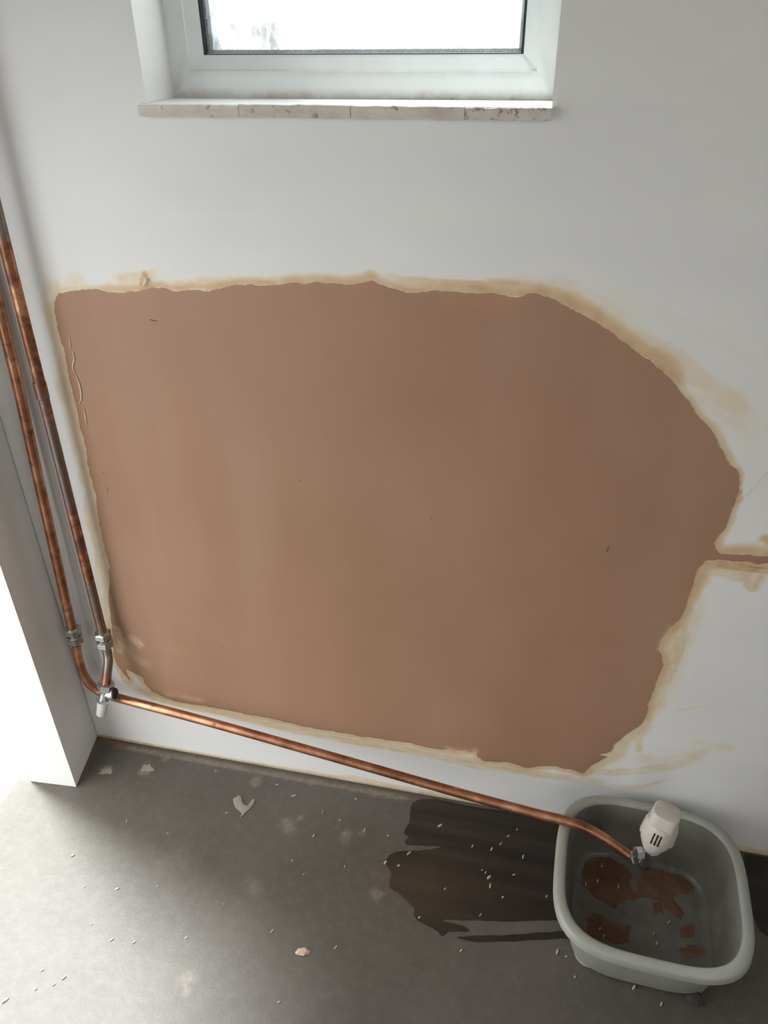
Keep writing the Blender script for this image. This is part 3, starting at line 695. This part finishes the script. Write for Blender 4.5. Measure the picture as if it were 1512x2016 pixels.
# ------------------------------------------------------------------ washing-up bowl
def bowl():
    cx, cy, H = .9605, -.1500, RIM_Z; rot = math.radians(-2.0)
    e = empty('plastic_bowl', (cx, cy, 0)); put(e, 'square grey-green plastic bowl with dried brown plaster, on the floor', 'bowl')
    m, nt, b = mat('sage_plastic')
    c = mixc(nt, ramp(nt, noise(nt, 18, 5, .65), [(.4, 0.0), (.75, .6)]), (.27, .28, .245), (.36, .34, .28))
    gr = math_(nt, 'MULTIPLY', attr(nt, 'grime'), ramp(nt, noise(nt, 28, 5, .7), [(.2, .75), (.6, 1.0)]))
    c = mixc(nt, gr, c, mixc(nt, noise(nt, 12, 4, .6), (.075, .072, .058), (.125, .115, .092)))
    c = mixc(nt, ramp(nt, noise(nt, 45, 5, .7), [(.62, 0.0), (.74, .5)]), c, (.22, .155, .10)); nt.links.new(c, b.inputs['Base Color'])
    b.inputs['Roughness'].default_value = .42
    N = 72
    def loop(hx, hy, r, z, bulge=.0):
        pts = []
        for k in range(N):
            t = 2*math.pi*k/N; ct, st = math.cos(t), math.sin(t)
            # superellipse with sides that bow a little
            n = 2+ 2.6*(1-r/.12)
            q = (abs(ct)**n+abs(st)**n)**(-1/n)
            x, y = hx*q*ct, hy*q*st
            pts.append((cx+x*math.cos(rot)-y*math.sin(rot), cy+x*math.sin(rot)+y*math.cos(rot), z))
        return pts
    def loft(name, loops, close_first, close_last, parent, ring=False, grime=None):
        v = [p for l in loops for p in l]; f = []
        for i in range(len(loops)-(0 if ring else 1)):
            j_ = (i+1) % len(loops)
            for k in range(N): f.append((i*N+k, i*N+(k+1) % N, j_*N+(k+1) % N, j_*N+k))
        if close_first: f.append(tuple(range(N)))
        if close_last: f.append(tuple((len(loops)-1)*N+k for k in range(N)))
        return mesh_ob(name, v, f, m, parent, True, {'grime': np.repeat(grime if grime else [0]*len(loops), N)}, 50)
    hx, hy = .1155, .1125                       # inner half size under the rim
    t = .0026
    wall_out = [(hx-.017+t-.010, hy-.017+t-.010, .036, .0035), (hx-.017+t-.003, hy-.017+t-.003, .036, .005), (hx-.017+t, hy-.017+t, .036, .011), (hx-.007+t, hy-.007+t, .042, .065), (hx+t, hy+t, .046, H-.004)]
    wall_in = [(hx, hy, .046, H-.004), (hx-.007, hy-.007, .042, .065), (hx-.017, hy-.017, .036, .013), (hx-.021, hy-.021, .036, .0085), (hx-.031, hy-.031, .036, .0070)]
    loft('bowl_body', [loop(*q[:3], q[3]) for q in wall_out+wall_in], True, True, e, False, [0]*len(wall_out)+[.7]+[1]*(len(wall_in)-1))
    rim = [(hx, hy, H-.004), (hx+.001, hy+.001, H-.001), (hx+.004, hy+.004, H+.0005), (hx+.011, hy+.011, H), (hx+.0145, hy+.0145, H-.003), (hx+.0155, hy+.0155, H-.012), (hx+.0140, hy+.0140, H-.012), (hx+.0125, hy+.0125, H-.004), (hx+.002, hy+.002, H-.0045)]
    loft('rim', [loop(a, c_, .048, z) for a, c_, z in rim], False, False, e, True)
    for sx in (-1, 1):
        for sy in (-1, 1):
            qx, qy = sx*(hx-.047), sy*(hy-.047)
            fb_ = MB(); P = [(cx+(qx+.021*math.cos(a))*math.cos(rot)-(qy+.021*math.sin(a))*math.sin(rot), cy+(qx+.021*math.cos(a))*math.sin(rot)+(qy+.021*math.sin(a))*math.cos(rot)) for a in np.linspace(0, 2*math.pi, 20, endpoint=False)]
            fb_.prism(P, 0.0, .0062); fb_.build('foot', m, e)
    # dried plaster in the bottom
    mr, nt, b = mat('dried_slurry')
    c = ramp(nt, noise(nt, 35, 5, .65), [(.3, (.085, .042, .022)), (.55, (.135, .068, .036)), (.75, (.19, .11, .065))]); nt.links.new(c, b.inputs['Base Color']); b.inputs['Roughness'].default_value = .7
    bump(nt, b, noise(nt, 120, 4, .6), .4, .002)
    zi = .0070
    shapes = [[(1142,1690),(1160,1678),(1195,1682),(1215,1698),(1238,1712),(1242,1745),(1248,1765),(1225,1780),(1200,1785),(1175,1772),(1160,1755),(1148,1735)],
              [(1262,1715),(1290,1708),(1330,1715),(1372,1732),(1380,1745),(1370,1760),(1335,1755),(1330,1775),(1345,1795),(1330,1806),(1305,1785),(1290,1768),(1262,1770),(1245,1775),(1258,1745)],
              [(1152,1810),(1175,1800),(1200,1815),(1235,1822),(1240,1848),(1215,1858),(1185,1850),(1155,1838)],
              [(1340,1828),(1358,1818),(1372,1828),(1362,1848),(1345,1845)],
              [(1338,1862),(1365,1858),(1392,1872),(1390,1888),(1365,1885),(1340,1878)],
              [(1288,1782),(1302,1780),(1304,1796),(1292,1798)]]
    for k, px in enumerate(shapes):
        P = np.array([F(u, v, zi)[:2] for u, v in px]); P = np.array(spline(list(P)+[P[0]], 5)[:-1])
        P = P + (np.random.default_rng(k).random(P.shape)-.5)*.0022
        P = P + np.stack([vnoise(P[:,0], P[:,1], .012, 400+k)-.5, vnoise(P[:,0], P[:,1], .012, 420+k)-.5], 1)*.014
        o = sheet('plaster_residue', P, lambda a, c_, q: (a, c_, zi+q), .0012, mr, e, .006); o['label'] = 'dried brown plaster slurry'
    return e
bowl()

# ------------------------------------------------------------------ thermostatic valve hanging in the bowl
def trv():
    c = W(1268,1684,-.118)
    base = np.array(W(1283,1668,-.123)); up = np.array([.13, .10, 1.0]); up = up/np.linalg.norm(up)
    e = empty('thermostatic_valve', tuple(base)); put(e, 'white thermostatic radiator valve head on chrome body above the bowl', 'valve')
    MW = plain('white_valve_plastic', (.52, .475, .42), .45, var=.16, scale=45)
    # chrome body below the head
    MB().lathe(base-up*.034, up, [(0,.0075),(.002,.0090),(.016,.0090),(.018,.0110),(.026,.0110),(.028,.0095),(.036,.0095)], 28).build('valve_body', M_CHROME, e)
    MB().lathe(base-up*.012, up, [(0,.0125),(.001,.0138),(.009,.0138),(.010,.0125)], 24, 0, hexs).build('gland_nut', M_CHROME, e, True, 20)
    MB().lathe(base-up*.040, up, [(0,.0085),(.001,.0102),(.0075,.0102),(.008,.009)], 24, 0, hexs).build('end_nut', M_DARK, e, True, 20)
    pend = W(1243,1688,-.117); bd = base-up*.025; ax = bd-pend; L = np.linalg.norm(ax); ax = ax/L
    MB().lathe(pend-ax*.004, ax, [(0,.0080),(.0008,.0108),(.010,.0108),(.011,.0085),(L+.004,.0080)], 24, 0, hexs).build('pipe_nut', M_NICKEL, e, True, 20)
    sd = np.cross(up, np.array([.35, -1, 0])); sd = -sd/np.linalg.norm(sd)
    if sd[0] > 0: sd = -sd
    q = base-up*.011
    MB().lathe(q, sd, [(0,.006),(.010,.0065),(.011,.0098),(.021,.0098),(.0215,.0075)], 24, 0, hexs).build('radiator_union', M_CHROME, e, True, 20)
    # head: fluted barrel, narrower squared cap
    prof = [(0,.0115),(.002,.0135),(.008,.0165),(.016,.0200),(.026,.0225),(.036,.0232),(.044,.0228),(.050,.0216),(.054,.0205)]
    head = MB().lathe(base, up, prof, 64, 0, lambda th: 1-.012*(abs(math.sin(6*th))**4)).build('valve_head', MW, e, True, 40)
    sq = lambda th: (abs(math.cos(th+.3))**4+abs(math.sin(th+.3))**4)**(-1/4)
    MB().lathe(base+up*.052, up, [(0,0.0186),(.004,.0188),(.018,.0178),(.0205,.0168),(.0215,.0146),(.0215,.0001)], 64, 0, sq).build('valve_cap', MW, e, True, 40)
    u = np.array([0, -1.0, 0]); u = u-up*(u@up); u /= np.linalg.norm(u); w = np.cross(up, u)
    view = CAM-base; vh = view-up*(view@up); vh /= np.linalg.norm(vh)
    th0 = math.atan2(vh@w, vh@u)
    for k, dth in enumerate((-.20, 0, .20)):
        th = th0+dth+.06; r = .0229; nrm = u*math.cos(th)+w*math.sin(th); tg = np.cross(up, nrm); v = []
        for (t0, rr) in ((.028, .0233), (.047, .0226)):
            for sgn in (-1, 1):
                for dr in (-.003, .0002): v.append(base+up*t0+nrm*(rr+dr)+tg*sgn*.0011)
        f = [(0,1,3,2),(4,6,7,5),(0,4,5,1),(2,3,7,6),(1,5,7,3),(0,2,6,4)]
        o = mesh_ob('vent_slot', v, f, M_DARK, e, False); o['label'] = 'narrow dark vent slot'
    for dth in (-1.35, 1.35):
        th = th0+dth; nrm = u*math.cos(th)+w*math.sin(th); tg = np.cross(up, nrm); v = []
        for (t0, rr) in ((.024, .0226), (.050, .0214)):
            for sgn in (-1, 1):
                for dr in (-.002, .0009): v.append(base+up*t0+nrm*(rr+dr)+tg*sgn*.004)
        mesh_ob('side_grip', v, [(0,1,3,2),(4,6,7,5),(0,4,5,1),(2,3,7,6),(1,5,7,3),(0,2,6,4)], MW, e, False)
trv()

# ------------------------------------------------------------------ dark brushed coating on the floor
def coating():
    m, nt, b = mat('dark_brushed_coating')
    d = F(1090,1706)-F(790,1706); ang = math.atan2(d[1], d[0])
    s1 = noise(nt, 40, 5, .6, stretch=(.06, 1, 1), rot=(0, 0, -ang)); s2 = noise(nt, 7, 4, .6, stretch=(.35, 1.6, 1), rot=(0, 0, -ang))
    c = ramp(nt, s1, [(.32, (.014, .011, .009)), (.5, (.023, .017, .013)), (.7, (.042, .030, .020))])
    c2 = mixc(nt, ramp(nt, attr(nt, 'worn'), [(0, 0.0), (1, .9)]), c, mixc(nt, s1, (.040, .027, .017), (.075, .052, .033)))
    c2 = mixc(nt, ramp(nt, s2, [(.55, 0.0), (.75, .35)]), c2, (.060, .043, .029)); nt.links.new(c2, b.inputs['Base Color'])
    b.inputs['Roughness'].default_value = .5; b.inputs['Specular IOR Level'].default_value = .3
    bump(nt, b, s1, .15, .001)
    main = [(812,1580),(830,1574),(860,1574),(890,1580),(940,1590),(1000,1597),(1100,1614),(1180,1628),(1260,1640),(1260,1820),(1180,1822),(1110,1812),(1060,1812),(1000,1814),(940,1812),
            (885,1810),(868,1812),(905,1822),(922,1832),(900,1834),(882,1834),(870,1842),(860,1834),(848,1826),(835,1820),(822,1812),(815,1802),(816,1790),(806,1778),(796,1768),(784,1758),(770,1750),(766,1740),(770,1722),(764,1708),(757,1698),(765,1686),(785,1677),(806,1675),
            (840,1674),(864,1670),(866,1666),(840,1665),(815,1664),(800,1662),(798,1656),(804,1648),(796,1640),(802,1626),(808,1612),(808,1596)]
    low = [(898,1846),(930,1843),(980,1842),(1040,1838),(1100,1834),(1140,1835),(1140,1844),(1090,1849),(1030,1852),(960,1854),(925,1853)]
    right = [(1462,1668),(1520,1674),(1600,1690),(1600,1850),(1530,1850),(1490,1820),(1470,1740)]
    e = empty('dark_floor_coating', tuple(F(960,1720))); put(e, 'dark brown brushed coating streaked over the concrete floor beside bowl', 'floor coating')
    for k, px in enumerate((main, low, right)):
        P = np.array([F(u, v)[:2] for u, v in px]); P[:,1] = np.minimum(P[:,1], -.004)
        P = np.array(spline(list(P)+[P[0]], 4)[:-1]); P[:,1] = np.minimum(P[:,1], -.003)
        P = P+(np.random.default_rng(k+40).random(P.shape)-.5)*.0016
        def at(x, y, q):
            c_ = F(830,1740)[:2]; w = np.exp(-(((x-c_[0])/.10)**2+((y-c_[1])/.05)**2)); return {'worn': w*(.5+vnoise(x, y, .05, 300))}
        o = sheet('brushed_coat', P, lambda a, c_, t: (a, c_, t+.0004), .0005, m, e, .008, at)
coating()

# ------------------------------------------------------------------ debris on the floor
M_CRUMB = plain('pale_crumb', (.42, .37, .31), .85, var=.2, scale=300)
M_PINK = plain('pinkish_chip', (.50, .36, .28), .8, var=.2, scale=150)
M_STONE = plain('dark_lump', (.04, .036, .028), .9, var=.4, scale=150)
def chip_mesh(name, seed, L, wd, h, m):
    g = np.random.default_rng(seed); n = 9; v = [(0, 0, h*1.0)]; a = np.linspace(0, 2*np.pi, n, endpoint=False)
    for sc, z in ((.62, h*.85), (1.0, h*.3), (.9, 0)):
        for t in a:
            q = sc*(.75+.5*g.random()); v.append((L/2*q*math.cos(t), wd/2*q*math.sin(t), z))
    f = [(0, 1+k, 1+(k+1) % n) for k in range(n)]
    for r in range(2): f += [(1+r*n+k, 1+(r+1)*n+k, 1+(r+1)*n+(k+1) % n, 1+r*n+(k+1) % n) for k in range(n)]
    f.append(tuple(1+2*n+k for k in range(n)))
    me = bpy.data.meshes.new(name); me.from_pydata([tuple(map(float, q)) for q in v], [], f); me.materials.append(m)
    bm = bmesh.new(); bm.from_mesh(me); bmesh.ops.recalc_face_normals(bm, faces=bm.faces); bm.to_mesh(me); bm.free()
    return me
CRUMBS = [chip_mesh('plaster_crumb', k, .0075+.0015*(k % 3), .0032+.0008*(k % 2), .0022, M_CRUMB) for k in range(5)]
def crumb(u, v, k, z, label, group, s=1.0, ang=None):
    o = new_ob('plaster_crumb', CRUMBS[k % 5]); q = F(u, v, z); o.location = (q[0], q[1], z)
    o.rotation_euler = (0, 0, math.radians(60)+(random.random()-.5)*1.0 if ang is None else ang); o.scale = (s, s, s)
    return put(o, label, 'crumb', group)
FL = [(143,1685,1.3),(231,1750,1.1),(220,1850,.9),(83,1910,1.0),(126,1925,1.1),(106,1939,.8),(70,1948,.9),(10,1970,1.4),(367,1846,.9),(661,1865,1.0),(549,1973,1.0),(166,1746,.7),(264,1855,.9),
      (250,1617,.8),(578,1567,1.3),(669,1615,1.0),(618,1645,1.0),(636,1598,.9),(576,1694,.8),(598,1721,.7),(679,1706,.8),(701,1573,.8),(718,1634,1.1),(764,1645,.8),(545,1545,.9),(425,1518,.9),
      (908,1871,.9),(1097,1874,1.3),(1115,1883,.8),(1248,1944,1.3),(1302,1977,1.2),(1132,1923,.7),(536,1833,.9),(447,1600,.9),(330,1640,.6),(440,1780,.6),(310,1745,.6),(180,1820,.7)]
def near(u, v, a, c, r): return math.hypot(u-a, v-c) < r
for k, (u, v, s) in enumerate(FL):
    if near(u, v, 478, 1582, 75): lab, gr = 'small pale plaster crumb beside the crescent-shaped plaster splat', 'crumbs by the crescent splat'
    elif near(u, v, 597, 1875, 80): lab, gr = 'small pale plaster crumb near the pinkish plaster chip', 'crumbs by the pink chip'
    elif u > 880: lab, gr = 'small pale plaster crumb on concrete around the front of the bowl', 'crumbs in front of the bowl'
    elif u < 400 and v > 1640: lab, gr = 'small pale plaster crumb in the daylight patch on the concrete', 'crumbs in the daylight patch'
    elif v < 1580: lab, gr = 'small pale plaster crumb along the foot of the white wall', 'crumbs at the foot of the wall'
    else: lab, gr = 'small pale plaster crumb on shaded bare concrete away from the wall', 'crumbs on the shaded concrete'
    crumb(u, v, k, 0.0, lab, gr, s*.72)
DK = [(866,1626,1.7),(759,1698,1.3),(805,1680,1.2),(785,1704,1.0),(930,1666,.9),(968,1672,1.3),(1001,1646,.9),(986,1661,.9),(1018,1633,.8),(1030,1687,1.1),(949,1713,.8),(963,1727,1.4),(965,1744,1.2),
      (1012,1722,.9),(876,1750,.8),(1076,1765,.9),(990,1766,.8),(946,1801,.8),(826,1806,.9),(956,1718,.8)]
for k, (u, v, s) in enumerate(DK):
    if k == 0: lab, gr = 'largest pale plaster sliver on the dark floor coating', None
    elif u < 830: lab, gr = 'small pale plaster crumb at the ragged outer end of the dark coating', 'crumbs at the end of the dark coating'
    elif near(u, v, 958, 1728, 28): lab, gr = 'pale plaster crumb in the tight cluster on the dark coating', 'crumb cluster on the dark coating'
    elif near(u, v, 990, 1655, 45): lab, gr = 'pale plaster crumb in the slanting row on the dark coating', 'crumb row on the dark coating'
    else: lab, gr = 'small stray pale plaster crumb on the dark floor coating', 'stray crumbs on the dark coating'
    crumb(u, v, k, .0009, lab, gr, s*.72)
for k, (u, v) in enumerate([(395+20,620),(390,715),(525,755),(405,1030),(430,1080),(760,1065),(780,1130),(860,990),(880,640),(310,740)]):
    uu, vv = 1060+u/3.345, 1520+v/3.345
    crumb(uu, vv, k, .0083, 'small pale plaster crumb inside the grey bowl', 'plaster crumbs in the bowl', .75)
o = new_ob('plaster_chip', chip_mesh('plaster_chip', 91, .021, .011, .004, M_PINK)); q = F(596,1875); o.location = (q[0], q[1], 0); o.rotation_euler[2] = math.radians(20)
put(o, 'pinkish curled plaster chip alone on the grey concrete', 'chip')
o = new_ob('rubble_lump', chip_mesh('rubble_lump', 92, .026, .022, .012, M_STONE)); q = F(1368,1966); o.location = (q[0], q[1], 0)
put(o, 'dark lump of rubble on the floor in front of bowl', 'rubble')
M_SPLAT = plain('dried_splat', (.29, .25, .205), .85, var=.25, scale=90)
SP = [[(912,185),(935,172),(945,180),(950,200),(968,212),(985,190),(997,188),(985,215),(960,240),(940,258),(945,240),(920,215)]]
P = np.array([F(u/1.989, 1480+v/1.989)[:2] for u, v in SP[0]]); P = np.array(spline(list(P)+[P[0]], 4)[:-1])
o = sheet('plaster_splat', P, lambda a, c, t: (a, c, t), .0012, M_SPLAT, None, .004); put(o, 'crescent-shaped dried plaster splat on the concrete floor', 'splat')
for k, (u, v, r, lab) in enumerate([(208,1518,.008,'faint dried plaster dab on floor beside the nib corner'), (290,1512,.008,'faint dried plaster dab on floor below the lockshield valve')]):
    c = F(u, v)[:2]; P = np.array(blob(c, r, 50+k, 16, .45)); P[:,0] = c[0]+(P[:,0]-c[0])*1.2
    o = sheet('plaster_splat', P, lambda a, c_, t: (a, c_, t), .0007, M_SPLAT, None, .004); put(o, lab, 'splat')
